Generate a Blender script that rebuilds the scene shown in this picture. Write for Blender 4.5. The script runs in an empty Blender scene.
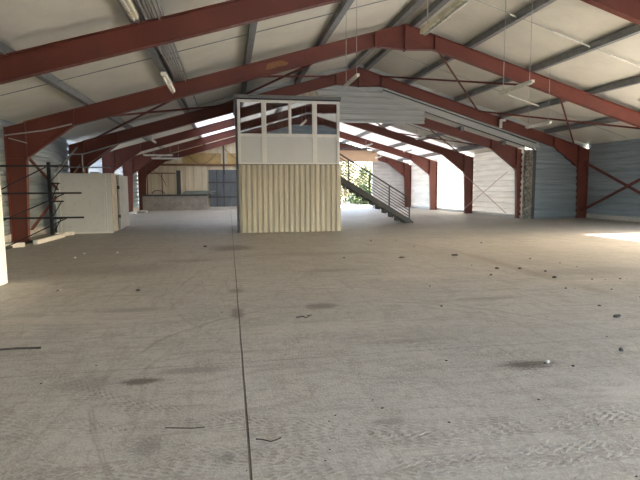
import bpy, bmesh, math, random
from mathutils import Vector, Matrix
random.seed(7)
S = bpy.context.scene
COL = S.collection
PI = math.pi

# ------------------------------------------------------------ dimensions
XL, XR, XM, ZE, ZR = -6.57, 17.9, 5.95, 3.464, 7.04
XR2, ZE2 = 14.50, 3.38
XM2 = 3.88
SL = (ZR - ZE) / (XM - XL)
ZR2 = ZE + SL * (XM2 - XL)
YA, YB, YN = 16.8, 23.0, 10.88
YREAR, YFAR = -3.0, 39.5
PUR = 0.22                       # purlin depth between rafter top and lining

def top1(x):
    return ZE + SL * (x - XL) if x <= XM else ZR - (ZR - ZE) * (x - XM) / (XR - XM)
def top2(x):
    return ZE + SL * (x - XL) if x <= XM2 else ZR2 - (ZR2 - ZE2) * (x - XM2) / (XR2 - XM2)

# ------------------------------------------------------------ node helpers
def mat(name):
    m = bpy.data.materials.new(name); m.use_nodes = True
    nt = m.node_tree; nt.nodes.clear()
    out = nt.nodes.new('ShaderNodeOutputMaterial')
    return m, nt, out
def N(nt, t, **k):
    n = nt.nodes.new(t)
    for a, v in k.items(): setattr(n, a, v)
    return n
def setin(nt, n, i, v):
    s = n.inputs[i]
    if isinstance(v, bpy.types.NodeSocket): nt.links.new(v, s)
    elif v is not None: s.default_value = v
def M_(nt, op, a, b=None, c=None, clamp=False):
    n = N(nt, 'ShaderNodeMath', operation=op); n.use_clamp = clamp
    setin(nt, n, 0, a)
    if b is not None: setin(nt, n, 1, b)
    if c is not None: setin(nt, n, 2, c)
    return n.outputs[0]
def MR(nt, v, a, b, c=0.0, d=1.0):
    n = N(nt, 'ShaderNodeMapRange', interpolation_type='SMOOTHSTEP')
    setin(nt, n, 0, v); setin(nt, n, 1, a); setin(nt, n, 2, b); setin(nt, n, 3, c); setin(nt, n, 4, d)
    return n.outputs[0]
def MIX(nt, f, a, b, blend='MIX'):
    n = N(nt, 'ShaderNodeMix', data_type='RGBA', blend_type=blend)
    setin(nt, n, 0, f); setin(nt, n, 6, a); setin(nt, n, 7, b)
    return n.outputs[2]
def rgba(c): return (c[0], c[1], c[2], 1.0)
def noise(nt, vec, scale, detail=4, rough=0.55, dist=0.0):
    n = N(nt, 'ShaderNodeTexNoise'); setin(nt, n, 'Vector', vec)
    n.inputs['Scale'].default_value = scale; n.inputs['Detail'].default_value = detail
    n.inputs['Roughness'].default_value = rough; n.inputs['Distortion'].default_value = dist
    return n.outputs['Fac']
def mapping(nt, vec, scale=(1, 1, 1), rot=(0, 0, 0), loc=(0, 0, 0)):
    n = N(nt, 'ShaderNodeMapping'); nt.links.new(vec, n.inputs[0])
    n.inputs['Scale'].default_value = scale; n.inputs['Rotation'].default_value = rot; n.inputs['Location'].default_value = loc
    return n.outputs[0]
def coords(nt): return N(nt, 'ShaderNodeTexCoord').outputs['Object']
def bump(nt, h, strength=0.3, dist=0.01):
    n = N(nt, 'ShaderNodeBump'); setin(nt, n, 'Height', h)
    n.inputs['Strength'].default_value = strength; n.inputs['Distance'].default_value = dist
    return n.outputs[0]

def simple(name, c, rough=0.6, metal=0.0, var=0.25, scale=3.0, c2=None, stretch=(1, 1, 1), bumpd=0.0, spec=0.5):
    """procedural painted / metal / board surface with noise wear"""
    m, nt, out = mat(name)
    b = N(nt, 'ShaderNodeBsdfPrincipled')
    v = mapping(nt, coords(nt), stretch)
    n1 = noise(nt, v, scale, 6, 0.65)
    n2 = noise(nt, v, scale * 7, 4, 0.6)
    f = M_(nt, 'ADD', M_(nt, 'MULTIPLY', n1, 0.7), M_(nt, 'MULTIPLY', n2, 0.3))
    f = MR(nt, f, 0.36, 0.64)
    lo = c2 if c2 else tuple(x * (1 - var) for x in c)
    nt.links.new(MIX(nt, f, rgba(lo), rgba(c)), b.inputs['Base Color'])
    b.inputs['Metallic'].default_value = metal
    nt.links.new(MR(nt, n2, 0.3, 0.7, max(0.05, rough - 0.1), min(1, rough + 0.1)), b.inputs['Roughness'])
    b.inputs['Specular IOR Level'].default_value = spec
    if bumpd: nt.links.new(bump(nt, n2, 0.4, bumpd), b.inputs['Normal'])
    nt.links.new(b.outputs[0], out.inputs[0])
    return m

def translucent(name, c, tr=0.5, c2=None, stretch=(1, 1, 1)):
    m, nt, out = mat(name)
    v = mapping(nt, coords(nt), stretch)
    f = MR(nt, noise(nt, v, 1.3, 5, 0.6), 0.35, 0.65)
    colr = MIX(nt, f, rgba(c2 or tuple(x * 0.85 for x in c)), rgba(c))
    d = N(nt, 'ShaderNodeBsdfDiffuse'); t = N(nt, 'ShaderNodeBsdfTranslucent')
    nt.links.new(colr, d.inputs[0]); nt.links.new(colr, t.inputs[0])
    mx = N(nt, 'ShaderNodeMixShader'); mx.inputs[0].default_value = tr
    nt.links.new(d.outputs[0], mx.inputs[1]); nt.links.new(t.outputs[0], mx.inputs[2])
    nt.links.new(mx.outputs[0], out.inputs[0])
    return m

RED = simple('red_oxide_paint', (0.165, 0.040, 0.025), 0.5, 0, 0.25, 1.2, bumpd=0.002)
RED2 = simple('dark_red_brace_paint', (0.17, 0.045, 0.036), 0.55, 0, 0.3, 2)
GALV = simple('galvanised_steel', (0.25, 0.26, 0.265), 0.45, 0.15, 0.3, 5, bumpd=0.001)
GALVL = simple('bright_galvanised_rod', (0.5, 0.5, 0.48), 0.4, 0.4, 0.2, 5)
LINING = simple('cream_roof_lining', (0.73, 0.71, 0.62), 0.45, 0, 0.14, 0.9, bumpd=0.004, c2=(0.64, 0.625, 0.55))
CLAD = simple('blue_grey_cladding', (0.41, 0.49, 0.54), 0.4, 0.25, 0.25, 0.8, stretch=(1, 0.25, 3))
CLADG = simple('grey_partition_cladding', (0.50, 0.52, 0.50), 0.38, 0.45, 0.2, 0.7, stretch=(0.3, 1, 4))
CLADT = translucent('white_light_passing_cladding', (0.80, 0.79, 0.74), 0.07, (0.66, 0.65, 0.62), (1, 0.3, 2))
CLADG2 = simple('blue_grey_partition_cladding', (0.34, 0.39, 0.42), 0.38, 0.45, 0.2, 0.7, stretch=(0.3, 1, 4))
CLADL = translucent('white_left_cladding', (0.8, 0.78, 0.74), 0.12, (0.7, 0.7, 0.69), (1, 0.3, 2))
CLADS = translucent('white_cladding_shade_copy', (0.62, 0.61, 0.585), 0.02, (0.52, 0.51, 0.49), (1, 0.3, 2))  # darker, less translucent copy of the white sheet; outside shade put into colour
ROOFT = translucent('white_light_passing_roof_sheet', (0.84, 0.79, 0.76), 0.05, (0.74, 0.70, 0.67))
ROOFL = translucent('clear_rooflight_sheet', (0.84, 0.81, 0.77), 0.22)
BEIGE = simple('beige_profiled_sheet', (0.53, 0.475, 0.355), 0.45, 0.0, 0.18, 1.0, stretch=(3, 1, 0.5))
BEIGED = simple('aged_yellow_beige_sheet', (0.76, 0.66, 0.47), 0.5, 0.0, 0.15, 1.0, stretch=(3, 1, 0.5))
OCHRE = simple('ochre_wood_board', (0.50, 0.35, 0.14), 0.6, 0.0, 0.3, 2.0)
HEAD = simple('peach_fascia_board', (0.72, 0.50, 0.33), 0.6, 0.0, 0.12, 1.0)
WHITEP = simple('white_lacquered_panel', (0.58, 0.585, 0.56), 0.4, 0, 0.06, 1)
WHITEF = simple('white_pvc_frame', (0.70, 0.69, 0.63), 0.35, 0, 0.06, 1)
WHITEG = simple('off_white_cabin_panel', (0.56, 0.575, 0.565), 0.35, 0, 0.07, 0.8)
CREAM = simple('yellowed_cabin_edge', (0.52, 0.45, 0.34), 0.55, 0, 0.3, 3)
DOORW = simple('dirty_white_door_panel', (0.50, 0.46, 0.42), 0.45, 0, 0.2, 2)
DARK = simple('black_painted_steel', (0.022, 0.024, 0.028), 0.45, 0.2, 0.3, 5)
DGREY = simple('dark_grey_steel', (0.085, 0.09, 0.09), 0.5, 0.2, 0.3, 3)
STAIRM = simple('anthracite_stair_steel', (0.07, 0.067, 0.062), 0.5, 0.2, 0.3, 3)
GREYD = simple('blue_grey_door_sheet', (0.16, 0.18, 0.20), 0.45, 0.2, 0.3, 1.5, stretch=(2, 1, .5))
BLOCK = simple('rendered_block_wall', (0.42, 0.385, 0.34), 0.85, 0, 0.3, 3, bumpd=0.01)
BROWN = simple('brown_timber_rail', (0.22, 0.11, 0.055), 0.6, 0, 0.3, 3)
TEAL = simple('pale_green_grey_sheets', (0.26, 0.31, 0.29), 0.4, 0.2, 0.2, 3)
TUBE = simple('white_lamp_batten', (0.75, 0.73, 0.66), 0.3, 0, 0.08, 3)
TUBEY = simple('yellowed_lamp_diffuser', (0.74, 0.69, 0.52), 0.3, 0, 0.04, 1)
WHITEB = simple('bright_white_lacquer', (0.86, 0.87, 0.86), 0.35, 0, 0.04, 1)
CONC = simple('pale_concrete_lump', (0.62, 0.60, 0.56), 0.8, 0, 0.2, 8, bumpd=0.01)
CHIP = simple('dark_debris', (0.06, 0.05, 0.045), 0.8, 0, 0.4, 20)
CHIPB = simple('brown_debris', (0.16, 0.11, 0.07), 0.8, 0, 0.4, 20)
CHIPW = simple('pale_debris', (0.70, 0.67, 0.60), 0.7, 0, 0.2, 20)
ROUGHI = simple('torn_insulation_edge', (0.38, 0.35, 0.29), 0.9, 0, 0.6, 9, c2=(0.10, 0.09, 0.08), bumpd=0.03)
GRASSG = simple('pale_outdoor_ground', (0.36, 0.345, 0.32), 0.9, 0, 0.25, 0.6, bumpd=0.01)
LEAF = simple('sunlit_leaf', (0.11, 0.145, 0.045), 0.5, 0, 0.4, 3)
LEAFY = simple('yellow_leaf', (0.21, 0.20, 0.085), 0.5, 0, 0.4, 3)
BARK = simple('bark', (0.12, 0.09, 0.06), 0.9, 0, 0.3, 6)
YMARK = simple('faded_ochre_paint', (0.30, 0.14, 0.05), 0.6, 0, 0.3, 14)

def glass_mat():
    m, nt, out = mat('office_window_glass')
    t = N(nt, 'ShaderNodeBsdfTransparent'); t.inputs[0].default_value = (0.62, 0.67, 0.69, 1)
    g = N(nt, 'ShaderNodeBsdfGlossy'); g.inputs['Roughness'].default_value = 0.02; g.inputs[0].default_value = (0.9, 0.93, 0.95, 1)
    fr = N(nt, 'ShaderNodeFresnel'); fr.inputs[0].default_value = 1.5
    f = M_(nt, 'ADD', M_(nt, 'MULTIPLY', fr.outputs[0], 1.6), 0.5, clamp=True)
    mx = N(nt, 'ShaderNodeMixShader'); nt.links.new(f, mx.inputs[0])
    nt.links.new(t.outputs[0], mx.inputs[1]); nt.links.new(g.outputs[0], mx.inputs[2])
    nt.links.new(mx.outputs[0], out.inputs[0])
    return m
GLASS = glass_mat()

def floor_mat():
    m, nt, out = mat('dusty_concrete_floor')
    b = N(nt, 'ShaderNodeBsdfPrincipled')
    co = coords(nt)
    sep = N(nt, 'ShaderNodeSeparateXYZ'); nt.links.new(co, sep.inputs[0])
    X, Y = sep.outputs[0], sep.outputs[1]
    big = noise(nt, co, 0.35, 5, 0.6, 0.4)
    mid = noise(nt, co, 2.2, 6, 0.65, 0.6)
    fine = noise(nt, co, 38, 5, 0.7)
    vfine = noise(nt, co, 120, 3, 0.7)
    sw = noise(nt, mapping(nt, co, (1.0, 5.0, 1), (0, 0, 0.35)), 1.4, 6, 0.7, 1.2)
    sw2 = noise(nt, mapping(nt, co, (5.0, 0.9, 1), (0, 0, 0.6)), 1.3, 6, 0.7, 1.0)
    col = MIX(nt, MR(nt, big, 0.3, 0.7), rgba((0.33, 0.312, 0.284)), rgba((0.44, 0.418, 0.382)))
    col = MIX(nt, MR(nt, mid, 0.35, 0.7, 0.0, 0.55), col, rgba((0.45, 0.425, 0.38)))
    col = MIX(nt, MR(nt, sw, 0.48, 0.62, 0.0, 0.75), col, rgba((0.27, 0.245, 0.21)))
    col = MIX(nt, MR(nt, sw2, 0.50, 0.64, 0.0, 0.6), col, rgba((0.26, 0.235, 0.20)))
    mf = noise(nt, co, 11, 6, 0.75, 0.3)
    col = MIX(nt, MR(nt, mf, 0.46, 0.66, 0.0, 0.55), col, rgba((0.215, 0.195, 0.165)))
    col = MIX(nt, MR(nt, fine, 0.44, 0.62, 0.0, 0.55), col, rgba((0.49, 0.45, 0.39)))
    col = MIX(nt, MR(nt, vfine, 0.54, 0.66, 0.0, 0.75), col, rgba((0.16, 0.145, 0.125)))
    # wobble used by tracks
    wob = M_(nt, 'MULTIPLY', M_(nt, 'SUBTRACT', noise(nt, co, 0.8, 2, 0.5), 0.5), 0.25)
    height = M_(nt, 'MULTIPLY', fine, 0.6)
    # tyre tracks: rings (cx, cy, radius, halfwidth, tread pitch, strength)
    rings = [(1.5, -27.0, 29.93, 0.13, 0.085, 0.9), (1.5, -27.0, 29.60, 0.12, 0.085, 0.75), (1.5, -27.0, 29.28, 0.10, 0.085, 0.6), (1.9, 7.6, 4.64, 0.13, 0.085, 0.8), (1.9, 7.6, 5.05, 0.10, 0.085, 0.6),
             (1.5, 4.2, 2.56, 0.012, 0.09, 1.2), (1.5, 4.2, 2.30, 0.01, 0.09, 0.7), (4.0, 8.0, 4.89, 0.012, 0.09, 0.9), (5.0, 10.5, 5.93, 0.02, 0.09, 0.9), (5.0, 10.5, 6.6, 0.16, 0.10, 0.6),
             (16, -3, 13.9, 0.13, 0.1, 0.6), (14, 22, 16.9, 0.16, 0.1, 0.6), (-9, -2, 9.3, 0.14, 0.1, 0.7), (-6, 12, 8.0, 0.12, 0.1, .6), (2.2, 5.9, 0.95, 0.02, 0.09, .6), (-3, 10, 4.2, .02, .09, .6), (9, 16, 8.3, .14, .1, .6), (0, 3, 1.9, .015, .09, .5)]
    for cx, cy, r, hw, pitch, st in rings:
        dx = M_(nt, 'SUBTRACT', X, cx); dy = M_(nt, 'SUBTRACT', Y, cy)
        rr = M_(nt, 'ADD', M_(nt, 'SQRT', M_(nt, 'ADD', M_(nt, 'MULTIPLY', dx, dx), M_(nt, 'MULTIPLY', dy, dy))), wob)
        off = M_(nt, 'SUBTRACT', rr, r)
        a = M_(nt, 'ABSOLUTE', off)
        mask = MR(nt, a, hw * 0.8, hw, 1.0, 0.0)
        ang = M_(nt, 'MULTIPLY', M_(nt, 'ARCTAN2', dy, dx), r)
        if hw < 0.05: pitch = 50.0
        ph = M_(nt, 'ADD', M_(nt, 'MULTIPLY', ang, 2 * PI / pitch), M_(nt, 'MULTIPLY', a, 55.0))
        tr = M_(nt, 'MULTIPLY', M_(nt, 'SINE', ph), M_(nt, 'SINE', M_(nt, 'MULTIPLY', a, 2 * PI / 0.07)))
        brk = MR(nt, mid, 0.38, 0.56)
        t = M_(nt, 'MULTIPLY', M_(nt, 'MULTIPLY', MR(nt, tr, -0.1, 0.5), mask), brk)
        edge = M_(nt, 'MULTIPLY', MR(nt, M_(nt, 'ABSOLUTE', M_(nt, 'SUBTRACT', a, hw)), 0.0, 0.018, 1.0, 0.0), brk)
        col = MIX(nt, M_(nt, 'MULTIPLY', t, st * (0.62 if hw > 0.05 else 0.5)), col, rgba((0.215, 0.195, 0.165)))
        col = MIX(nt, M_(nt, 'MULTIPLY', edge, st * 0.45), col, rgba((0.22, 0.20, 0.17)))
        height = M_(nt, 'SUBTRACT', height, M_(nt, 'MULTIPLY', t, st * (0.27 if hw > 0.05 else 0.0)))
    # stains: (x, y, rx, ry, rot, strength, colour)
    for sx, sy, rx, ry, rot, st, c in STAINS:
        st = min(1.0, st * 1.15)
        v = mapping(nt, co, (1, 1, 1), (0, 0, 0), (-sx, -sy, 0))
        v = mapping(nt, v, (1 / rx, 1 / ry, 1), (0, 0, 0))
        ln = N(nt, 'ShaderNodeVectorMath', operation='LENGTH'); nt.links.new(v, ln.inputs[0])
        d = M_(nt, 'ADD', ln.outputs['Value'], M_(nt, 'MULTIPLY', M_(nt, 'SUBTRACT', sw, 0.5), 2.4))
        d = M_(nt, 'ADD', d, M_(nt, 'MULTIPLY', M_(nt, 'SUBTRACT', fine, 0.5), 1.2))
        col = MIX(nt, MR(nt, d, 0.35, 1.15, st, 0.0), col, rgba(c))
    # saw-cut joints, plus the partition's shade line painted as a dark strip
    jx = M_(nt, 'ABSOLUTE', M_(nt, 'SUBTRACT', X, M_(nt, 'ADD', 0.08, M_(nt, 'MULTIPLY', wob, 0.06))))
    jw = MR(nt, jx, 0.004, 0.011, 1.0, 0.0)
    jy = M_(nt, 'ABSOLUTE', M_(nt, 'SUBTRACT', Y, M_(nt, 'ADD', 4.58, M_(nt, 'MULTIPLY', wob, 0.15))))
    jy = M_(nt, 'MULTIPLY', MR(nt, jy, 0.004, 0.010, 1.0, 0.0), MR(nt, mid, 0.3, 0.6, 0.3, 0.8))
    shade_y = M_(nt, 'ABSOLUTE', M_(nt, 'SUBTRACT', Y, 22.75))
    shade_y = MR(nt, shade_y, 0.02, 0.05, 0.6, 0.0)
    j = M_(nt, 'MAXIMUM', M_(nt, 'MULTIPLY', jw, 0.85), M_(nt, 'MAXIMUM', M_(nt, 'MULTIPLY', jy, 0.6), shade_y))
    col = MIX(nt, j, col, rgba((0.07, 0.062, 0.052)))
    height = M_(nt, 'SUBTRACT', height, M_(nt, 'MULTIPLY', jw, 1.5))
    nt.links.new(col, b.inputs['Base Color'])
    b.inputs['Roughness'].default_value = 0.6
    b.inputs['Specular IOR Level'].default_value = 0.5
    nt.links.new(bump(nt, height, 0.9, 0.014), b.inputs['Normal'])
    nt.links.new(b.outputs[0], out.inputs[0])
    return m

# ------------------------------------------------------------ object helpers
def tag(o, label=None, cat=None, group=None, kind=None):
    if label: o['label'] = label
    if cat: o['category'] = cat
    if group: o['group'] = group
    if kind: o['kind'] = kind
    return o
def empty(name, loc, label, cat, group=None):
    o = bpy.data.objects.new(name, None); COL.objects.link(o); o.location = loc
    o.empty_display_size = 0.2
    return tag(o, label, cat, group)
def link(name, bm, m, parent=None, smooth=False, bevel=0):
    """mesh vertices are given in world space; they are made local to the parent"""
    bmesh.ops.recalc_face_normals(bm, faces=bm.faces)
    me = bpy.data.meshes.new(name)
    if parent is not None:
        bmesh.ops.translate(bm, verts=bm.verts, vec=-Vector(parent_loc(parent)))
        org = Vector((0, 0, 0))
    else:
        xs = [v.co for v in bm.verts]
        org = Vector(((min(v.x for v in xs) + max(v.x for v in xs)) / 2, (min(v.y for v in xs) + max(v.y for v in xs)) / 2, min(v.z for v in xs)))
        if name not in ('floor',):
            bmesh.ops.translate(bm, verts=bm.verts, vec=-org)
        else: org = Vector((0, 0, 0))
    bm.to_mesh(me); bm.free()
    o = bpy.data.objects.new(name, me); COL.objects.link(o)
    me.materials.append(m)
    if smooth: me.polygons.foreach_set('use_smooth', [True] * len(me.polygons))
    if parent is not None: o.parent = parent
    else: o.location = org
    if bevel:
        md = o.modifiers.new('bevel', 'BEVEL'); md.width = bevel; md.segments = 2; md.limit_method = 'ANGLE'
    return o
def parent_loc(p):
    l = Vector(p.location)
    while p.parent is not None:
        p = p.parent; l = l + Vector(p.location)
    return l
def box(bm, x0, x1, y0, y1, z0, z1):
    vs = [bm.verts.new((x, y, z)) for x in (x0, x1) for y in (y0, y1) for z in (z0, z1)]
    for f in ((0, 1, 3, 2), (4, 6, 7, 5), (0, 4, 5, 1), (2, 3, 7, 6), (0, 2, 6, 4), (1, 5, 7, 3)):
        bm.faces.new([vs[i] for i in f])
def bar(bm, a, b, w, h=None, up=(0, 0, 1)):
    """square bar from a to b, width w, height h"""
    a, b = Vector(a), Vector(b); h = h or w
    d = (b - a).normalized(); up = Vector(up)
    if abs(d.dot(up)) > 0.98: up = Vector((1, 0, 0))
    s = d.cross(up).normalized(); u = s.cross(d).normalized()
    vs = []
    for p in (a, b):
        for i, j in ((-1, -1), (1, -1), (1, 1), (-1, 1)):
            vs.append(bm.verts.new(p + s * (i * w / 2) + u * (j * h / 2)))
    bm.faces.new(vs[3::-1]); bm.faces.new(vs[4:8])
    for i in range(4):
        bm.faces.new((vs[i], vs[(i + 1) % 4], vs[4 + (i + 1) % 4], vs[4 + i]))
def rod(bm, pts, r, n=8):
    pts = [Vector(p) for p in pts]
    rings = []
    for i, p in enumerate(pts):
        d = (pts[min(i + 1, len(pts) - 1)] - pts[max(i - 1, 0)]).normalized()
        up = Vector((0, 0, 1)) if abs(d.z) < 0.95 else Vector((1, 0, 0))
        s = d.cross(up).normalized(); u = s.cross(d).normalized()
        rings.append([bm.verts.new(p + (s * math.cos(t) + u * math.sin(t)) * r) for t in [2 * PI * k / n for k in range(n)]])
    for a, b in zip(rings, rings[1:]):
        for k in range(n): bm.faces.new((a[k], a[(k + 1) % n], b[(k + 1) % n], b[k]))
    bm.faces.new(rings[0][::-1]); bm.faces.new(rings[-1])
def prismY(bm, poly, y0, y1):
    """polygon [(x,z)] extruded from y0 to y1"""
    a = [bm.verts.new((x, y0, z)) for x, z in poly]; b = [bm.verts.new((x, y1, z)) for x, z in poly]
    bm.faces.new(a); bm.faces.new(b[::-1])
    for i in range(len(poly)):
        j = (i + 1) % len(poly); bm.faces.new((a[i], b[i], b[j], a[j]))
def BM(): return bmesh.new()
def one(name, m, fn, parent=None, **k):
    bm = BM(); fn(bm); return link(name, bm, m, parent, **k)

# ------------------------------------------------------------ corrugated sheets
def profile(a0, a1, pitch, depth, top=0.45, slope=0.12):
    """trapezoid profile samples (a, d) along one axis"""
    pts = []; a = a0
    while a < a1 - 1e-4:
        for f, d in ((0, 0), (1 - top - 2 * slope, 0), (1 - top - slope, depth), (1 - slope, depth)):
            t = a + f * pitch
            if t <= a1: pts.append((t, d))
        a += pitch
    pts.append((a1, 0))
    return pts
def sheet_side(name, X, sgn, y0, y1, z0, z1, m, pitch=0.30, depth=0.055, kind='structure', parent=None, label=None):
    """long wall in plane X with horizontal ribs pointing towards sgn"""
    bm = BM(); pr = profile(z0, z1, pitch, depth)
    r0 = [bm.verts.new((X + sgn * d, y0, z)) for z, d in pr]; r1 = [bm.verts.new((X + sgn * d, y1, z)) for z, d in pr]
    for i in range(len(pr) - 1): bm.faces.new((r0[i], r0[i + 1], r1[i + 1], r1[i]))
    o = link(name, bm, m, parent)
    if kind: o['kind'] = kind
    return o
def sheet_cross(name, Y, x0, x1, zbot, ztop, m, pitch=0.28, depth=0.035, vertical=False, parent=None, kind='structure', sgn=-1):
    """wall across the hall in plane Y; zbot/ztop are functions of x; ribs point to the camera"""
    bm = BM()
    if vertical:
        pr = profile(x0, x1, pitch, depth)
        r0 = [bm.verts.new((x, Y + sgn * d, zbot(x))) for x, d in pr]; r1 = [bm.verts.new((x, Y + sgn * d, ztop(x))) for x, d in pr]
        for i in range(len(pr) - 1): bm.faces.new((r0[i], r0[i + 1], r1[i + 1], r1[i]))
    else:
        zl = min(zbot(x0), zbot(x1)); zh = max([ztop(x0), ztop(x1)] + [ztop(k) for k in (XM, XM2) if x0 < k < x1])
        pr = profile(zl, zh, pitch, depth)
        nx = max(2, int((x1 - x0) / 0.5))
        rows = [[bm.verts.new((x0 + (x1 - x0) * i / nx, Y + sgn * d, z)) for i in range(nx + 1)] for z, d in pr]
        for a, b in zip(rows, rows[1:]):
            for i in range(nx): bm.faces.new((a[i], a[i + 1], b[i + 1], b[i]))
        # trim to the sloping top
        for xa, xb in ((x0, (x0 + x1) / 2), ((x0 + x1) / 2, x1)): pass
        segs = sorted(set([x0, x1] + [k for k in (XM, XM2) if x0 < k < x1]))
        for xa, xb in zip(segs, segs[1:]):
            if abs(ztop(xa + 1e-4) - ztop(xb - 1e-4)) < 1e-6: continue
        def cut(fn, sign):
            for xa, xb in zip(segs, segs[1:]):
                # bisect only geometry between xa and xb: split at segment borders first
                bmesh.ops.bisect_plane(bm, geom=bm.verts[:] + bm.edges[:] + bm.faces[:], plane_co=(xb, Y, 0), plane_no=(1, 0, 0))
            for xa, xb in zip(segs, segs[1:]):
                p, q = Vector((xa, Y, fn(xa + 1e-5))), Vector((xb, Y, fn(xb - 1e-5)))
                d = (q - p).normalized(); n = Vector((-d.z, 0, d.x)) * sign
                fs = [f for f in bm.faces if xa - 1e-4 < f.calc_center_median().x < xb + 1e-4]
                es = set(e for f in fs for e in f.edges); vs = set(v for f in fs for v in f.verts)
                bmesh.ops.bisect_plane(bm, geom=list(vs) + list(es) + fs, plane_co=p, plane_no=n)
                dead = [f for f in bm.faces if xa - 1e-4 < f.calc_center_median().x < xb + 1e-4 and (f.calc_center_median() - p).dot(n) > 1e-5]
                bmesh.ops.delete(bm, geom=dead, context='FACES')
        cut(ztop, 1); cut(zbot, -1)
    o = link(name, bm, m, parent)
    if kind: o['kind'] = kind
    return o

# ------------------------------------------------------------ floor stains table (true marks on the slab)
OIL = (0.085, 0.07, 0.055); DK = (0.15, 0.14, 0.12); BR = (0.22, 0.165, 0.115); LT = (0.50, 0.46, 0.40)
STAINS = [
    (2.60, 4.02, 0.34, 0.13, 0, 0.85, OIL), (0.07, 6.42, 0.10, 0.36, 0, 0.75, DK), (0.07, 7.9, 0.16, 0.22, 0, 0.65, DK), (0.05, 13.7, 0.7, 0.8, 0, 0.6, OIL),
    (1.20, 6.62, 0.26, 0.20, 0, 0.75, DK), (-0.77, 4.27, 0.20, 0.10, 0, 0.75, OIL), (-0.35, 4.45, 0.4, 0.10, 0, .5, DK), (-1.2, 4.3, .3, .2, 0, .35, DK),
    (5.55, 9.3, 0.22, 3.6, 0, 0.4, BR), (5.0, 12.0, 0.6, 2.4, 0, 0.18, BR), (2.4, 12.0, 1.6, 0.4, 0, .3, DK), (6.8, 8.4, 1.6, 0.5, 0, 0.3, DK),
    (-0.06, 2.92, 0.07, 0.06, 0, 0.55, (0.14, 0.16, 0.13)), (-2.2, 10.5, 1.6, 0.8, 0, 0.3, DK), (1.05, 3.18, .14, .06, 0, .5, DK),
    (-0.55, 3.15, 0.12, 0.16, 0, 0.5, DK), (5.5, 7.5, 1.6, 0.35, 0, 0.35, LT), (-2.0, 6.6, 1.3, 0.3, 0, 0.35, LT), (3.2, 8.6, 1.8, .3, 0, .35, LT), (1.2, 5.6, 1.3, .25, 0, .3, LT), (3.4, 3.3, 1.0, .2, 0, .3, LT),
    (-1.3, 6.9, .5, .15, 0, .4, DK), (3.6, 6.6, .7, .12, 0, .4, DK), (2.0, 9.5, .9, .25, 0, .35, DK), (-0.9, 11.5, .8, .3, 0, .4, DK), (1.8, 4.9, .6, .1, 0, .35, DK),
]
FLOORM = floor_mat()

# ------------------------------------------------------------ setting
one('floor', FLOORM, lambda bm: box(bm, XL - 0.25, XR + 0.25, YREAR, YFAR + 0.3, -0.2, 0.0))['kind'] = 'structure'
one('ground', GRASSG, lambda bm: box(bm, -45, 90, -45, 100, -0.5, -0.2))['kind'] = 'structure'
one('ground', GRASSG, lambda bm: box(bm, -14, 60, YFAR + 0.3, 58, -0.2, -0.02))['kind'] = 'structure'

# left wall, bay by bay
ztL = ZE + PUR + 0.02
sheet_side('wall_left', XL - 0.09, 1, YREAR, YB, 0.25, ztL, CLAD)
sheet_side('wall_left', XL - 0.09, 1, YB, 33.9, 0.25, ztL, CLADL)
sheet_side('wall_left', XL - 0.09, 1, 33.9, YFAR, 0.25, ztL, CLAD)
one('baseboard_left', CONC, lambda bm: box(bm, XL - 0.22, XL - 0.0, YREAR, YFAR, 0.0, 0.25))['kind'] = 'structure'
# right wall of the near hall: big sliding-door opening between Y 8.6 and 14.9
ztR = ZE + PUR + 0.02
DO0, DO1, DOZ = 8.3, 14.75, 3.15
sheet_side('wall_right', XR + 0.09, -1, DO1, YB + 0.1, 0.2, ztR, CLAD)
sheet_side('wall_right', XR + 0.09, -1, YREAR, DO0, 0.2, ztR, CLAD)
sheet_side('wall_right', XR + 0.09, -1, DO0, DO1, DOZ, ztR, CLAD)
one('baseboard_right', CONC, lambda bm: box(bm, XR + 0.0, XR + 0.2, DO1, YB + 0.1, 0.0, 0.2))['kind'] = 'structure'
one('baseboard_right', CONC, lambda bm: box(bm, XR + 0.0, XR + 0.2, YREAR, DO0, 0.0, 0.2))['kind'] = 'structure'
def door_frame(bm):
    box(bm, XR - 0.02, XR + 0.12, DO0 - 0.08, DO0, 0, DOZ); box(bm, XR - 0.02, XR + 0.12, DO1, DO1 + 0.08, 0, DOZ)
    box(bm, XR - 0.02, XR + 0.12, DO0, DO1, DOZ - 0.1, DOZ)
    box(bm, XR + 0.02, XR + 0.08, 12.55, 12.63, 0, DOZ)
one('door_1', DGREY, door_frame)['kind'] = 'structure'
# right wall of the far hall
sheet_side('wall_right', XR2 + 0.09, -1, YB + 0.25, 28.6, 0.15, ZE2 + PUR + 0.02, CLADS)
sheet_side('wall_right', XR2 + 0.09, -1, 28.6, 33.95, 0.15, ZE2 + PUR + 0.02, CLADT)
sheet_side('wall_right', XR2 + 0.09, -1, 33.95, YFAR, 0.15, ZE2 + PUR + 0.02, CLADS)
one('baseboard_right', CONC, lambda bm: box(bm, XR2 + 0.0, XR2 + 0.2, YB + 0.25, YFAR, 0.0, 0.15))['kind'] = 'structure'

RX0, RX1, RZ = 2.0, 14.0, 4.2  # unseen rear wall, its opening kept to the right so the left stays darker
sheet_cross('wall_rear_unseen', YREAR, XL, RX0, lambda x: 0.0, lambda x: top1(x) + 0.24, CLAD, 0.30, 0.035, sgn=1)
sheet_cross('wall_rear_unseen', YREAR, RX0, RX1, lambda x: RZ, lambda x: top1(x) + 0.24, CLAD, 0.30, 0.035, sgn=1)
sheet_cross('wall_rear_unseen', YREAR, RX1, XR, lambda x: 0.0, lambda x: top1(x) + 0.24, CLAD, 0.30, 0.035, sgn=1)
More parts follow.
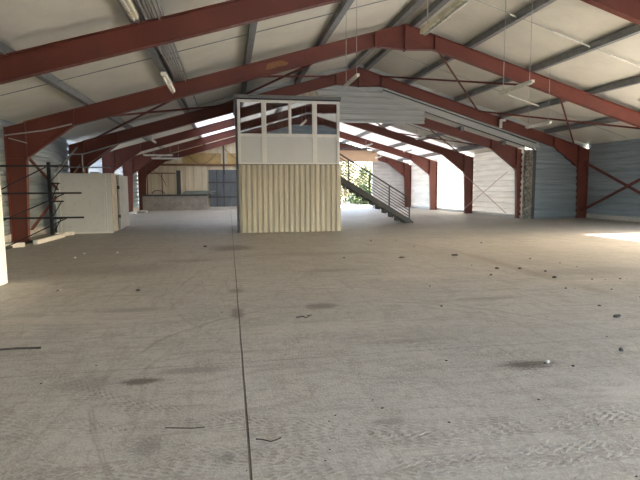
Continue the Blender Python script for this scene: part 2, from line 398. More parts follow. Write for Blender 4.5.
# roof lining: pillowed between purlins and rafters
PX1 = [-6.68, -4.2, -1.75, 0.68, 3.1, 5.55, 5.95]
PX1R = [5.95, 6.35, 8.3, 10.72, 13.12, 15.5, 18.03]
FY1 = [YREAR, -1.0, 4.94, YN, YA, YB + 0.25]
FY2 = [YB, 28.6, 33.95, YFAR]
def lining(name, xs, ys, fn, m, dz=PUR, sag=0.05):
    bm = BM()
    for xa, xb in zip(xs, xs[1:]):
        for ya, yb in zip(ys, ys[1:]):
            nx, ny = 8, 10
            g = []
            for i in range(nx + 1):
                row = []
                for j in range(ny + 1):
                    u, v = i / nx, j / ny
                    x = xa + (xb - xa) * u; y = ya + (yb - ya) * v
                    s = (math.sin(PI * u) * math.sin(PI * v)) ** 0.4 if 0 < i < nx and 0 < j < ny else 0
                    row.append(bm.verts.new((x, y, fn(x) + dz - sag * s + 0.03)))
                g.append(row)
            for i in range(nx):
                for j in range(ny): bm.faces.new((g[i][j], g[i + 1][j], g[i + 1][j + 1], g[i][j + 1]))
    bmesh.ops.remove_doubles(bm, verts=bm.verts, dist=0.0005)
    o = link(name, bm, m, smooth=True); o['kind'] = 'structure'; return o
lining('ceiling', PX1, FY1, top1, LINING)
lining('ceiling', PX1R, FY1, top1, LINING)
lining('ceiling', [-6.68, -4.2, -1.75], FY2, top2, LINING)
lining('ceiling', [6.4, 8.85, 11.25, 13.5, 14.62], [YB + .05, 28.6], top2, LINING)
lining('window_1', [-1.75, 0.68, 3.1, XM2], FY2, top2, ROOFL, sag=0.02)
lining('window_2', [XM2, 6.4], [YB + .05, 28.6], top2, ROOFT, sag=0.02)
lining('window_3', [XM2, 6.4, 8.85, 11.25, 13.5, 14.62], [28.6, 33.95, YFAR], top2, ROOFT, sag=0.02)

# ------------------------------------------------------------ steel portal frames
def frame(Y, xl, xr, xm, ze, zer, zr, label, w=0.55, d=0.47, left=True, right=True):
    e = empty('portal_frame', (xl, Y, 0), label, 'steel frame', 'red steel portal frames')
    for side, x0, z0 in ((1, xl, ze), (-1, xr, zer)):
        run = abs(xm - x0); sl = (zr - z0) / run
        P = lambda a, z: (x0 + side * a, z)
        zt = lambda a: z0 + sl * a
        zk = z0 - 0.92; hx = 1.95
        # column
        bm = BM()
        prismY(bm, [P(0, 0.02), P(w * 0.82, 0.02), P(w, zk), P(w, zt(w)), P(0, z0)], Y - 0.008, Y + 0.008)
        def fl(a, b, width=0.19, t=0.018):
            bar(bm, (a[0], Y, a[1]), (b[0], Y, b[1]), width, t, up=(b[1] - a[1] and 0 or 0, 0, 1) if abs(b[0] - a[0]) > abs(b[1] - a[1]) else (1, 0, 0))
        fl(P(0, 0.02), P(0, z0)); fl(P(w * 0.82, 0.02), P(w, zk)); fl(P(w, zk), P(w, zt(w) - 0.02)); 
        fl(P(0, zk), P(w, zk), 0.17)
        xa, xb = sorted((P(-0.05, 0)[0], P(w * 0.82 + 0.05, 0)[0])); box(bm, xa, xb, Y - 0.13, Y + 0.13, 0.0, 0.025)
        link('column', bm, RED, e)
        # rafter
        bm = BM()
        ap = 1.05
        apz = zr - 0.82
        poly = [P(w, zk), P(hx, zt(hx) - d), P(run - ap, zt(run - ap) - d), P(run, apz), P(run, zr), P(w, zt(w))]
        prismY(bm, poly, Y - 0.007, Y + 0.007)
        for a, b in ((poly[0], poly[1]), (poly[1], poly[2]), (poly[2], poly[3]), (poly[5], poly[4])): fl(a, b)
        if xm == XM:
            fl(P(run - ap, zt(run - ap) - d), P(run, zr - 0.42), 0.05, 0.02)
        link('rafter', bm, RED, e)
        # splice plates
        for a, h in ((w + 0.02, 1.05), (hx, d + 0.02), (run - ap, d + 0.02), (run - 0.012, 0.86)):
            bm = BM()
            x, z = P(a, zt(a))
            if a < 1: h = zt(a) - zk + 0.05
            box(bm, x - 0.014, x + 0.014, Y - 0.12, Y + 0.12, z - h, z + 0.005)
            for k in range(5):
                zz = z - h * (0.12 + 0.19 * k)
                for yy in (-0.09, 0.09): box(bm, x - 0.04, x + 0.04, Y + yy - 0.015, Y + yy + 0.015, zz - 0.015, zz + 0.015)
            link('splice_plate', bm, RED, e)
    return e
frame(-1.0, XL, XR, XM, ZE, ZE, ZR, 'red steel portal frame by the rear opening, mirrored in the office glass')
frame(4.94, XL, XR, XM, ZE, ZE, ZR, 'red steel portal frame directly above the camera')
frame(YN, XL, XR, XM, ZE, ZE, ZR, 'nearest red steel portal frame, crossing the top left and top right corners')
fA = frame(YA, XL, XR, XM, ZE, ZE, ZR, 'red steel portal frame standing in front of the office, its peak near the top edge')
frame(YB, XL, XR, XM, ZE, ZE, ZR, 'red steel portal frame against the grey partition, just behind the office')
frame(YB + 0.5, XL, XR2 + 0.30, XM2, ZE, ZE2, ZR2, 'red steel portal frame of the far hall with its leg beside the torn insulation edge', d=0.42, w=0.55)
frame(28.6, XL, XR2, XM2, ZE, ZE2, ZR2, 'second red steel portal frame of the far hall, where the crossed wall rods end', d=0.42, w=0.55)
frame(33.95, XL, XR2, XM2, ZE, ZE2, ZR2, 'third red steel portal frame of the far hall, between two bright white wall bays', d=0.42, w=0.55)
frame(39.15, XL, XR2, XM2, ZE, ZE2, ZR2, 'farthest red steel portal frame, standing against the end gable', d=0.42, w=0.55)

one('paint_mark', YMARK, lambda bm: prismY(bm, [(1.25, 5.40), (1.45, 5.44), (1.62, 5.50), (1.95, 5.58), (2.0, 5.66), (1.75, 5.72), (1.5, 5.66), (1.3, 5.58)], YA - 0.0105, YA - 0.0085), fA)['label'] = 'faded ochre paint mark on the rafter'

# ------------------------------------------------------------ purlins (z-profile), run along the halls
def purlin(x, y0, y1, fn, label, w=0.16):
    z = fn(x)
    def f(bm):
        a, b = x - w / 2, x + w / 2
        prismY(bm, [(a, z + 0.012), (b, z + 0.012), (b, z + 0.035), (b - 0.02, z + 0.035), (b - 0.02, z + PUR), (a, z + PUR)], y0, y1)
    o = one('purlin', GALV, f)
    return tag(o, label, 'purlin', 'galvanised roof purlins')
side = {-4.2: 'lowest galvanised purlin on the left roof slope', -1.75: 'galvanised purlin on the left slope beside the cable tray',
        0.68: 'galvanised purlin on the left slope above the office left edge', 3.1: 'galvanised purlin on the left slope, next but one to the ridge',
        5.6: 'galvanised ridge purlin on the left side of the ridge', 6.3: 'galvanised ridge purlin on the right side of the ridge',
        8.3: 'first galvanised purlin below the ridge on the right slope', 10.72: 'second galvanised purlin below the ridge on the right slope',
        13.12: 'third galvanised purlin below the ridge on the right slope', 15.5: 'lowest galvanised purlin on the right slope near the wall'}
for x, l in side.items():
    purlin(x, YREAR + 0.1, YB + (0.0 if x > 3.2 else 16.2), top1, l, 0.17 if x not in (5.6, 6.3) else 0.2)
for x, l in {3.62: 'ridge purlin of the far hall, left of its ridge', 4.14: 'ridge purlin of the far hall, right of its ridge', 6.4: 'first purlin right of the ridge in the far hall',
             8.85: 'second purlin right of the ridge in the far hall', 11.25: 'third purlin right of the ridge in the far hall', 13.5: 'purlin nearest the bright right wall in the far hall'}.items():
    purlin(x, YB + 0.3, YFAR - 0.1, top2, 'galvanised ' + l)

# cable tray with cables beside the second left purlin
e = empty('cable_tray', (-1.45, 5, top1(-1.5)), 'silver cable tray with bundled cables running along the left roof slope', 'cable tray')
z = top1(-1.45) + 0.0
def tray(bm):
    box(bm, -1.60, -1.585, 5, 22.6, z + 0.02, z + 0.14); box(bm, -1.235, -1.22, 5, 22.6, z + 0.08, z + 0.20)
    y = 5.1
    while y < 22.5:
        bar(bm, (-1.6, y, z + 0.03), (-1.22, y, z + 0.09), 0.05, 0.02); y += 1.5
one('tray', GALV, tray, e)
for k in range(5):
    xx = -1.54 + k * 0.065
    one('cable', GALVL, lambda bm: rod(bm, [(xx + 0.012 * math.sin(y * 1.3 + k), y, z + 0.02 + 0.01 * k + 0.008 * math.cos(y + k)) for y in [5 + 0.8 * i for i in range(23)]], 0.027, 6), e, smooth=True)

# ------------------------------------------------------------ anti-sag rods across mid-bays, lying just under the purlins
bays1 = [(1.97, 'above the camera'), (7.95, 'in the bay over the near floor'), (13.8, 'in the bay before the complete frame'), (19.9, 'in the bay over the office')]
for y, w in bays1:
    for sgn, nm in ((-1, 'left'), (1, 'right')):
        xs = [XM + sgn * 0.35, XM + sgn * 11.4]
        pts = [(x, y, top1(x) + 0.005 + 0.10) for x in xs]
        o = one('tie_rod', GALVL if sgn > 0 else GALV, lambda bm: rod(bm, pts, 0.013 if sgn > 0 else 0.011, 6))
        tag(o, f'thin steel tie rod across the {nm} roof slope {w}', 'tie rod', 'roof tie rods')
for y, w in ((26, 'nearest bay'), (31.2, 'middle bay'), (36.6, 'last bay')):
    for sgn, nm in ((-1, 'left'), (1, 'right')):
        pts = [(x, y, top2(x) + 0.08) for x in (XM2 + sgn * 0.3, XM2 + sgn * 9.8)]
        o = one('tie_rod', DGREY, lambda bm: rod(bm, pts, 0.014, 6))
        tag(o, f'thin tie rod under the {nm} slope of the far hall, {w}', 'tie rod', 'far hall tie rods')
# bright tube sleeves on the right tie rods
for xa, xb, y, w in ((9.4, 10.65, 13.8, 'high on the right slope'), (8.02, 8.24, 13.8, 'right of the large ridge lamp'), (11.3, 13.0, 13.8, 'near the right edge of the view'), (11.6, 13.05, 19.9, 'under the rafter in front of the office')):
    o = one('conduit', TUBE, lambda bm: rod(bm, [(xa, y + 0.0, top1(xa) + 0.075), (xb, y + 0.0, top1(xb) + 0.075)], 0.020, 6))
    tag(o, f'white conduit length along a roof tie rod, {w}', 'conduit')

# ------------------------------------------------------------ bracing
def brace(name, p, q, m, label, cat, group, wd=0.07):
    o = one(name, m, lambda bm: (bar(bm, p, q, wd, 0.008), bar(bm, Vector(p) + Vector((0, 0, wd / 2)), Vector(q) + Vector((0, 0, wd / 2)), 0.008, wd)))
    return tag(o, label, cat, group)
def rb(x): return top1(x) - 0.10
pts = [(6.9, 11.8), (11.8, 17.0), (4.7, -0.2), (-0.2, -5.6)]
words = ['right slope next to the ridge', 'right slope next to the wall', 'left slope next to the ridge', 'left slope next to the wall']
for (a, b), w in zip(pts, words):
    brace('roof_brace', (a, YA + .15, rb(a)), (b, YB - .15, rb(b)), RED2, f'dark red roof brace, {w}, running outward away from the camera', 'brace', 'near hall roof braces')
    brace('roof_brace', (b, YA + .15, rb(b) - 0.03), (a, YB - .15, rb(a) - 0.03), RED2, f'dark red roof brace, {w}, running inward away from the camera', 'brace', 'near hall roof braces')
def rb2(x): return top2(x) - 0.12
for a, b, w in ((4.6, 9.2, 'by the ridge'), (9.2, 13.6, 'by the right wall')):
    brace('roof_brace', (a, 23.7, rb2(a)), (b, 28.4, rb2(b)), RED2, f'dark diagonal brace under the far hall roof, {w}, outward', 'brace', 'far hall roof braces', 0.06)
    brace('roof_brace', (b, 23.7, rb2(b) - .03), (a, 28.4, rb2(a) - .03), RED2, f'dark diagonal brace under the far hall roof, {w}, inward', 'brace', 'far hall roof braces', 0.06)
# wall crosses
brace('wall_brace', (XL + .58, YA + .15, 2.5), (XL + .5, YB - .2, 0.35), RED2, 'dark red wall brace sloping down behind the white cabin on the left wall', 'brace', 'left wall cross', 0.09)
brace('wall_brace', (XL + .5, YA + .15, 0.35), (XL + .45, YB - .2, 2.6), RED2, 'dark red wall brace rising from the foot of the left column', 'brace', 'left wall cross', 0.09)
brace('wall_brace', (XR - .3, YA + .15, 0.3), (XR - .3, YB - .2, 2.75), RED2, 'reddish wall brace on the hazy blue right wall, rising to the far column', 'brace', 'right wall cross', 0.11)
brace('wall_brace', (XR - .42, YA + .15, 2.75), (XR - .42, YB - .2, 0.3), RED2, 'reddish wall brace on the hazy blue right wall, falling to the far column foot', 'brace', 'right wall cross', 0.11)
PINKM = simple('pinkish_rod', (0.42, 0.30, 0.27), 0.5, 0.1, 0.3, 4)
for za, zb, l in ((0.25, 2.35, 'rising away from the torn edge'), (2.35, 0.25, 'falling away from the torn edge')):
    o = one('wall_rod', PINKM, lambda bm: rod(bm, [(XR2 - 0.62, YB + 0.65, za), (XR2 - 0.62, 28.45, zb)], 0.022, 8))
    tag(o, f'pale crossed bracing rod on the white far hall wall, {l}', 'rod', 'far hall wall cross rods')

# ------------------------------------------------------------ partition in the plane of the second frame
def under(x):
    z = top1(x) - 0.47
    return min(z, ZR - 0.82)
YP = YB + 0.12
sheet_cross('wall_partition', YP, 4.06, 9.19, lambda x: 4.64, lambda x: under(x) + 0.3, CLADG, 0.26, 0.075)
sheet_cross('wall_partition', YP, 0.30, 4.06, lambda x: 4.30, lambda x: under(x) + 0.25, BEIGE, 0.30, 0.04, vertical=True)
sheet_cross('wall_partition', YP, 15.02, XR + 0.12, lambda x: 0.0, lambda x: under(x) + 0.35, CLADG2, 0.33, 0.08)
sheet_cross('wall_partition', YB + 0.16, -1.75, XR + 0.12, lambda x: top1(x) - 0.25, lambda x: top1(x) + 0.255, CLADG, 0.235, 0.02)
def closure(bm):
    def strip(y, z0, z1, t=0.02):
        for a, b in ((7.1, 15.2),):
            v = [bm.verts.new((x, yy, under(x) + z)) for x in (a, b) for yy in (y, y + t) for z in (z0, z1)]
            for f in ((0, 1, 3, 2), (4, 6, 7, 5), (0, 4, 5, 1), (2, 3, 7, 6), (0, 2, 6, 4), (1, 5, 7, 3)): bm.faces.new([v[i] for i in f])
    strip(YP - 0.05, -0.10, 0.08); strip(YP - 0.10, -0.30, -0.16, 0.03); strip(YP - 0.04, -0.42, -0.03)
one('trim_1', CLADG, closure)['kind'] = 'structure'
one('trim_2', DGREY, lambda bm: (bar(bm, (7.1, YP - 0.12, under(7.1) - 0.13), (15.0, YP - 0.12, under(15.0) - 0.13), 0.05), bar(bm, (9.2, YP - 0.02, under(9.2) - 0.44), (15.0, YP - 0.02, under(15.0) - 0.44), 0.05)))['kind'] = 'structure'
# bottom drip edge of grey sheet
one('trim_3', CLADG, lambda bm: box(bm, 4.0, 9.2, YP - 0.05, YP + 0.06, 4.60, 4.66))['kind'] = 'structure'
# torn insulation edge and dark jamb
def torn(bm):
    n = 46
    rng = random.Random(3)
    cols = []
    for k in range(n + 1):
        z = 3.42 * k / n
        cols.append([bm.verts.new((14.50 + rng.uniform(-.05, .05), YP - 0.10 + rng.uniform(-.04, .04), z)), bm.verts.new((14.70 + rng.uniform(-.03, .03), YP - 0.17 + rng.uniform(-.05, .03), z)),
                     bm.verts.new((14.88, YP - 0.10, z)), bm.verts.new((14.88, YP + 0.1, z)), bm.verts.new((14.50, YP + 0.1, z))])
    for a, b in zip(cols, cols[1:]):
        for i in range(5): bm.faces.new((a[i], a[(i + 1) % 5], b[(i + 1) % 5], b[i]))
    bm.faces.new(cols[0]); bm.faces.new(cols[-1][::-1])
one('trim_4', ROUGHI, torn)['kind'] = 'structure'
one('trim_5', DGREY, lambda bm: box(bm, 14.88, 15.05, YP - 0.1, YP + 0.08, 0, 3.42))['kind'] = 'structure'
# white cap hanging from the frame at the right rafter
o = one('junction_box', WHITEF, lambda bm: (box(bm, 12.9, 13.02, YB - 0.25, YB - 0.12, 4.42, 4.82), box(bm, 12.95, 13.2, YB - 0.25, YB - 0.12, 4.74, 4.84)), bevel=0.01)
tag(o, 'small white bracket box fixed on the right rafter above the grey trim', 'box')

# ------------------------------------------------------------ far gable
YG = YFAR
sheet_cross('wall_far', YG, XL, 3.0, lambda x: 0.0 if True else 0, lambda x: top2(x) + 0.2, BEIGED, 0.62, 0.03, vertical=True)
sheet_cross('wall_far', YG, 3.0, 11.5, lambda x: 4.45, lambda x: top2(x) + 0.2, DGREY, 0.3, 0.03, vertical=True)
sheet_cross('wall_far', YG, 11.5, XR2, lambda x: 0.0, lambda x: top2(x) + 0.2, CLADS, 0.28, 0.03)
one('wall_far', BEIGED, lambda bm: box(bm, 3.0, 6.0, YG - 0.02, YG + 0.05, 0, 4.5))['kind'] = 'structure'
one('trim_6', HEAD, lambda bm: box(bm, 4.5, 11.62, 38.82, 38.94, 3.62, 4.50))['kind'] = 'structure'
one('trim_7', WHITEP, lambda bm: (box(bm, 11.35, 11.5, YG - 0.1, YG + 0.1, 0, 3.65),))['kind'] = 'structure'
def dark_mess(bm):
    rng = random.Random(5)
    for k in range(9):
        x = 5.0 + k * 0.8
        bar(bm, (x, 38.6, 4.6 + rng.uniform(0, .2)), (x + 0.9, 38.6, 5.2 + rng.uniform(-.2, .2)), 0.05)
    bar(bm, (4.6, 38.6, 4.62), (11.3, 38.6, 4.62), 0.12)
o = one('lattice_rail', DGREY, dark_mess); tag(o, 'dark lattice rail above the peach fascia at the far opening', 'rail')
# details on the beige gable
tag(one('timber_rail', BROWN, lambda bm: box(bm, -5.4, 2.9, YG - 0.16, YG - 0.04, 3.30, 3.45)), 'long brown timber rail across the beige end wall', 'rail')
def ochre(bm):
    box(bm, -3.34, -0.55, YG - 0.09, YG - 0.04, 3.46, 4.25)
tag(one('board_panel', OCHRE, ochre), 'ochre board panel above the brown rail, left of the vertical post', 'board')
tag(one('board_panel', OCHRE, lambda bm: box(bm, -0.1, 2.9, YG - 0.09, YG - 0.04, 3.46, 4.25)), 'ochre board panel above the brown rail, right of the vertical post', 'board')
tag(one('wall_post', DGREY, lambda bm: box(bm, -0.42, -0.30, YG - 0.16, YG - 0.04, 2.6, 5.0)), 'slim grey post on the end wall between two ochre boards', 'post')
one('wall_far', BLOCK, lambda bm: box(bm, XL + 0.25, -1.65, YG - 0.45, YG - 0.05, 0, 1.05))['kind'] = 'structure'
one('trim_8', DGREY, lambda bm: box(bm, XL + 0.25, -1.62, YG - 0.5, YG - 0.05, 1.05, 1.17))['kind'] = 'structure'
tag(one('leaning_panel', DGREY, lambda bm: box(bm, -3.85, -3.55, YG - 0.40, YG - 0.30, 1.17, 2.95)), 'narrow dark panel standing on the low block wall', 'panel')
for k, (a, b) in enumerate(((-3.5, -1.15), (-3.42, -1.3), (-3.3, -1.0))):
    tag(one('roof_sheet', TEAL, lambda bm: box(bm, a, b, YG - 0.44 + 0.05 * k, YG - 0.20, 1.172 + 0.09 * k, 1.25 + 0.09 * k)), ['lowest', 'middle', 'topmost'][k] + ' pale green-grey sheet in the pile on the low block wall', 'sheet', 'stacked green-grey sheets')
def rackf(bm):
    bar(bm, (-6.0, YG - 0.3, 2.75), (-3.9, YG - 0.3, 2.75), 0.07); bar(bm, (-4.9, YG - 0.3, 1.17), (-4.9, YG - 0.3, 2.75), 0.06); bar(bm, (-5.95, YG - 0.3, 1.17), (-5.95, YG - 0.3, 2.75), 0.06)
tag(one('pipe_frame', RED2, rackf), 'thin dark red frame standing on the block wall in the far left corner', 'frame')
tag(one('hose', DARK, lambda bm: rod(bm, [(-5.2 + 0.45 * math.cos(t), YG - 0.35, 1.20 + 0.28 * abs(math.sin(t))) for t in [PI * k / 14 for k in range(15)]], 0.03, 6), smooth=True), 'black hose loop lying on the low block wall', 'hose')
tag(one('cable', BROWN, lambda bm: rod(bm, [(-3.1 + 2.2 * t, YG - 0.12, 4.35 - 1.5 * math.sin(PI * (t * 0.9 + .05)) * 0.6) for t in [k / 16 for k in range(17)]], 0.025, 6), smooth=True), 'cable hanging in a loop over the left ochre board', 'cable')
tag(one('cable', BROWN, lambda bm: rod(bm, [(-0.3 + 2.2 * t, YG - 0.12, 4.6 - 1.1 * math.sin(PI * t * 0.6)) for t in [k / 16 for k in range(17)]], 0.025, 6), smooth=True), 'cable hanging in a loop over the right ochre board', 'cable')
tag(one('cable', BROWN, lambda bm: rod(bm, [(-6.1 + 1.5 * math.sin(t), YG - 0.35, 3.05 - 1.7 * (1 - math.cos(t))*.9) for t in [0.09 * k for k in range(17)]], 0.022, 6), smooth=True), 'cable drooping down the far left corner of the end wall', 'cable')
# grey door in the gable
dd = empty('door_2', (-0.4, YG - 0.1, 0), None, None); dd['kind'] = 'structure'
one('leaf', GREYD, lambda bm: box(bm, -1.50, -0.42, YG - 0.12, YG - 0.05, 0.22, 3.0), dd)
one('leaf', GREYD, lambda bm: box(bm, -0.38, 1.2, YG - 0.12, YG - 0.05, 0.22, 3.0), dd)
one('rail', DGREY, lambda bm: (box(bm, -1.55, 1.25, YG - 0.15, YG - 0.12, 2.0, 2.1), box(bm, -1.55, 1.25, YG - 0.15, YG - 0.12, 0.9, 1.0), box(bm, -0.95, -0.88, YG - 0.15, YG - 0.12, 0.22, 3.0), box(bm, -0.44, -0.36, YG - 0.15, YG - 0.12, 0.22, 3.0)), dd)
one('under_door_light', CONC, lambda bm: box(bm, -1.55, 1.25, YG - 0.35, YG - 0.05, 0.0, 0.2), dd)  # pale block standing in for the light showing under the door

# ------------------------------------------------------------ raised site office
OX0, OX1, OY0, OY1 = 0.36, 4.00, 18.26, 22.6
OZ0, OZS, OZ1 = 2.45, 3.48, 4.70
of = empty('raised_office', (OX0, OY0, 0), 'raised glazed white site office on a beige corrugated base in the middle of the hall', 'office')
sheet_cross('base_cladding', OY0 + 0.04, OX0, OX1 + 0.06, lambda x: 0.0, lambda x: OZ0 - 0.02, BEIGE, 0.192, 0.045, vertical=True, parent=of, kind=None)
for X, s in ((OX0 + 0.02, -1), (OX1 + 0.04, 1)):
    bm = BM(); pr = profile(OY0 + 0.04, OY1, 0.192, 0.045)
    r0 = [bm.verts.new((X + s * (d - 0.045) , y, 0)) for y, d in pr]; r1 = [bm.verts.new((X + s * (d - 0.045), y, OZ0 - 0.02)) for y, d in pr]
    for i in range(len(pr) - 1): bm.faces.new((r0[i], r0[i + 1], r1[i + 1], r1[i]))
    link('side_cladding', bm, BEIGE, of)
one('corner_post', DGREY, lambda bm: (box(bm, OX0 - 0.10, OX0 - 0.035, OY0 + 0.03, OY0 + 0.20, 0, OZ1),), of)
one('floor_slab', DGREY, lambda bm: box(bm, OX0, OX1, OY0 + 0.05, OY1, OZ0 - 0.07, OZ0), of)
one('roof_slab', simple('grey_roof_edge', (0.20, 0.20, 0.19), 0.5, 0.1, 0.2, 2), lambda bm: (box(bm, OX0 - 0.12, OX1 + 0.06, OY0 - 0.08, OY1 + 0.1, OZ1 + 0.05, OZ1 + 0.16),), of, bevel=0.01)
one('roof_rim', DARK, lambda bm: box(bm, OX0 - 0.05, OX1 + 0.03, OY0 - 0.02, OY1, OZ1 - 0.0, OZ1 + 0.05), of)
def ofr(bm):
    w = 0.055
    for x, z0 in ((OX0 + 0.03, OZ0), (1.27, OZ0), (2.20, OZS), (3.09, OZ0), (OX1 - 0.04, OZ0)):
        ww = 0.085 if x in (1.27, 3.09) else 0.05
        box(bm, x - ww, x + ww, OY0 - 0.02, OY0 + 0.06, z0, OZ1)
    box(bm, OX0 + .01, OX1, OY0 - 0.01, OY0 + 0.06, OZS - 0.05, OZS + 0.05); box(bm, OX0 + .01, OX1, OY0 - 0.01, OY0 + 0.06, OZ1 - 0.09, OZ1); box(bm, OX0 + .01, OX1, OY0 - 0.01, OY0 + 0.06, OZ0, OZ0 + 0.06)
fr = one('window_frame', WHITEF, ofr, of, bevel=0.004)
for a, b in ((OX0 + .08, 1.19), (1.35, 3.01), (3.17, OX1 - .09)):
    one('lower_panel', WHITEP, lambda bm: box(bm, a, b, OY0 + 0.015, OY0 + 0.045, OZ0 + 0.06, OZS - 0.05), of)
for a, b in ((OX0 + .08, 1.19), (1.35, 2.15), (2.25, 3.01), (3.17, OX1 - .09)):
    one('window_pane', GLASS, lambda bm: box(bm, a, b, OY0 + 0.02, OY0 + 0.028, OZS + 0.05, OZ1 - 0.09), of)
def side_wall(bm, x):
    box(bm, x - 0.02, x + 0.02, OY0 + 0.06, OY1, OZ0, OZS)
    for y in (OY0 + 0.10, 19.7, 21.1, OY1 - 0.04): box(bm, x - 0.025, x + 0.025, y - 0.04, y + 0.04, OZS, OZ1)
    box(bm, x - 0.025, x + 0.025, OY0 + 0.06, OY1, OZ1 - 0.09, OZ1)
one('side_wall', DGREY, lambda bm: side_wall(bm, OX0 - 0.0), of)
one('side_wall', WHITEP, lambda bm: side_wall(bm, OX1 - 0.03), of)
for x in (OX0, OX1 - .03):
    one('side_pane', GLASS, lambda bm: box(bm, x - 0.003, x + 0.003, OY0 + 0.1, OY1 - 0.05, OZS, OZ1 - 0.09), of)
one('back_wall', WHITEG, lambda bm: (box(bm, OX0, OX1, OY1 - 0.04, OY1, OZ0, 3.4), box(bm, OX0, 0.9, OY1 - 0.04, OY1, 3.4, OZ1), box(bm, 2.6, OX1, OY1 - 0.04, OY1, 3.4, OZ1), box(bm, .9, 2.6, OY1 - 0.04, OY1, 4.5, OZ1)), of)
one('ceiling_panel', WHITEG, lambda bm: box(bm, OX0, OX1, OY0 + 0.06, OY1, OZ1 - 0.03, OZ1), of)

# ------------------------------------------------------------ staircase
st = empty('metal_staircase', (8.1, 22.2, 0), 'dark metal staircase with seven-line railing climbing to the raised office', 'stairs')
SX0, SX1, SZ1 = 8.12, 4.15, 2.42
SYA, SYB = 21.75, 22.45
dx, dz = SX1 - SX0, SZ1
def sp(t, z=0): return (SX0 + dx * t, SZ1 * t + z)
for y, nm in ((SYA, 'near'), (SYB, 'far')):
    one('stringer', STAIRM, lambda bm: prismY(bm, [(SX0 + 0.12, 0.0), (SX0 - 0.2, 0.0), sp(1, -0.20), sp(1, 0.10), sp(0.02, 0.12)], y - 0.012, y + 0.012), st)
nst = 13
for k in range(nst):
    t = (k + 0.5) / nst; x, zz = sp(t)
    one('tread', STAIRM, lambda bm: (box(bm, x - 0.15, x + 0.15, SYA, SYB, zz - 0.005, zz + 0.02), box(bm, x - 0.15, x - 0.13, SYA - 0.014, SYB, zz - 0.22, zz)), st)
one('landing', STAIRM, lambda bm: box(bm, OX1 + 0.1, SX1 + 0.05, SYA, SYB, SZ1 - 0.04, SZ1), st)
for y in (SYA,):
    for t in (0.03, 0.27, 0.5, 0.74, 0.97):
        x, zz = sp(t)
        one('railing_post', STAIRM, lambda bm: bar(bm, (x, y, zz + 0.0), (x, y, zz + 1.02), 0.05), st)
    one('handrail', STAIRM, lambda bm: bar(bm, (sp(0.03)[0], y, sp(0.03)[1] + 1.03), (sp(0.97)[0], y, sp(0.97)[1] + 1.03), 0.06, 0.06), st)
    for k in range(6):
        h = 0.22 + k * 0.13
        one('railing_line', STAIRM, lambda bm: rod(bm, [(sp(0.03)[0], y, sp(0.03)[1] + h), (sp(0.97)[0], y, sp(0.97)[1] + h)], 0.018, 6), st)

# ------------------------------------------------------------ white cabin on the left
CX0, CX1, CY0, CY1, CZ = -6.12, -4.22, 19.45, 21.4, 2.17
cb = empty('white_cabin', (CX0, CY0, 0), 'white panelled box cabin with open side door standing by the left wall', 'cabin')
one('body', WHITEG, lambda bm: box(bm, CX0, CX1 - 0.0, CY0, CY1, 0.03, CZ), cb, bevel=0.008)
one('front_panel', WHITEG, lambda bm: box(bm, CX0 + 0.23, CX1 - 0.24, CY0 - 0.025, CY0, 0.08, CZ - 0.05), cb, bevel=0.008)
one('corner_trim', WHITEF, lambda bm: (box(bm, CX0 + 0.14, CX0 + 0.18, CY0 - 0.02, CY0, 0.03, CZ), box(bm, CX1 - 0.19, CX1 - 0.17, CY0 - 0.015, CY0, 0.03, CZ), box(bm, CX0, CX1, CY0 - 0.02, CY0, 0.0, 0.05)), cb)
one('side_edge', CREAM, lambda bm: (box(bm, CX1, CX1 + 0.02, CY0, CY0 + 0.85, 0.03, CZ - 0.01),), cb)
one('side_gap', DARK, lambda bm: box(bm, CX1, CX1 + 0.012, CY0 + 0.85, CY0 + 1.0, 0.03, CZ - 0.05), cb)
dr = one('door', DOORW, lambda bm: (bar(bm, (CX1 + 0.05, CY0 + 1.0, CZ / 2 + 0.02), (CX1 - 0.02, CY0 + 3.05, CZ / 2 + 0.02), 0.06, CZ - 0.12),), cb, bevel=0.006)
one('hinge', DGREY, lambda bm: (box(bm, CX1 - 0.0, CX1 + 0.10, CY0 + 0.93, CY0 + 0.99, 0.5, 0.62), box(bm, CX1, CX1 + 0.10, CY0 + 0.93, CY0 + 0.99, 1.6, 1.72)), cb)
one('roof_clutter', CREAM, lambda bm: (box(bm, CX1 - 0.75, CX1 - 0.45, CY0 + 0.2, CY0 + 0.5, CZ, CZ + 0.05),), cb)
# near white panel cabin at the left edge
nc = empty('white_panel_door', (-3.82, 7.9, 0), 'tall white panel door leaf standing at the left edge of the view', 'door')
one('leaf', WHITEB, lambda bm: box(bm, -3.93, -3.83, 7.2, 9.38, 0.02, 2.35), nc, bevel=0.01)
one('edge_frame', WHITEB, lambda bm: (box(bm, -3.84, -3.80, 9.16, 9.40, 0.0, 2.38), box(bm, -3.83, -3.802, 7.2, 9.165, 0.0, 0.1)), nc, bevel=0.006)

# ------------------------------------------------------------ cantilever rack
rk = empty('cantilever_rack', (-5.95, 14.6, 0), 'black steel cantilever rack with braced horizontal arms by the left column', 'rack')
def rack_side(Y, X, arms, h):
    one('upright', DARK, lambda bm: (box(bm, X - 0.10, X + 0.0, Y - 0.05, Y + 0.05, 0, h),), rk)
    for z, tip, drop in arms:
        one('arm', DARK, lambda bm: bar(bm, (X, Y, z), (tip, Y, z), 0.035, 0.05), rk)
        xe = X + (tip - X) * 0.78
        one('arm_brace', DARK, lambda bm: bar(bm, (X, Y, z - drop), (xe, Y, z - 0.02), 0.028, 0.028), rk)
rack_side(14.6, -5.92, ((0.84, -3.90, 0.78), (1.50, -3.93, 0.72), (2.22, -4.45, 0.62)), 2.75)
rack_side(18.3, -5.86, ((0.62, -5.55, 0.45), (1.20, -5.5, 0.5), (1.80, -5.6, 0.5), (2.38, -5.3, 0.5)), 2.5)  # this upright also stands in for the shadow gap beside the cabin
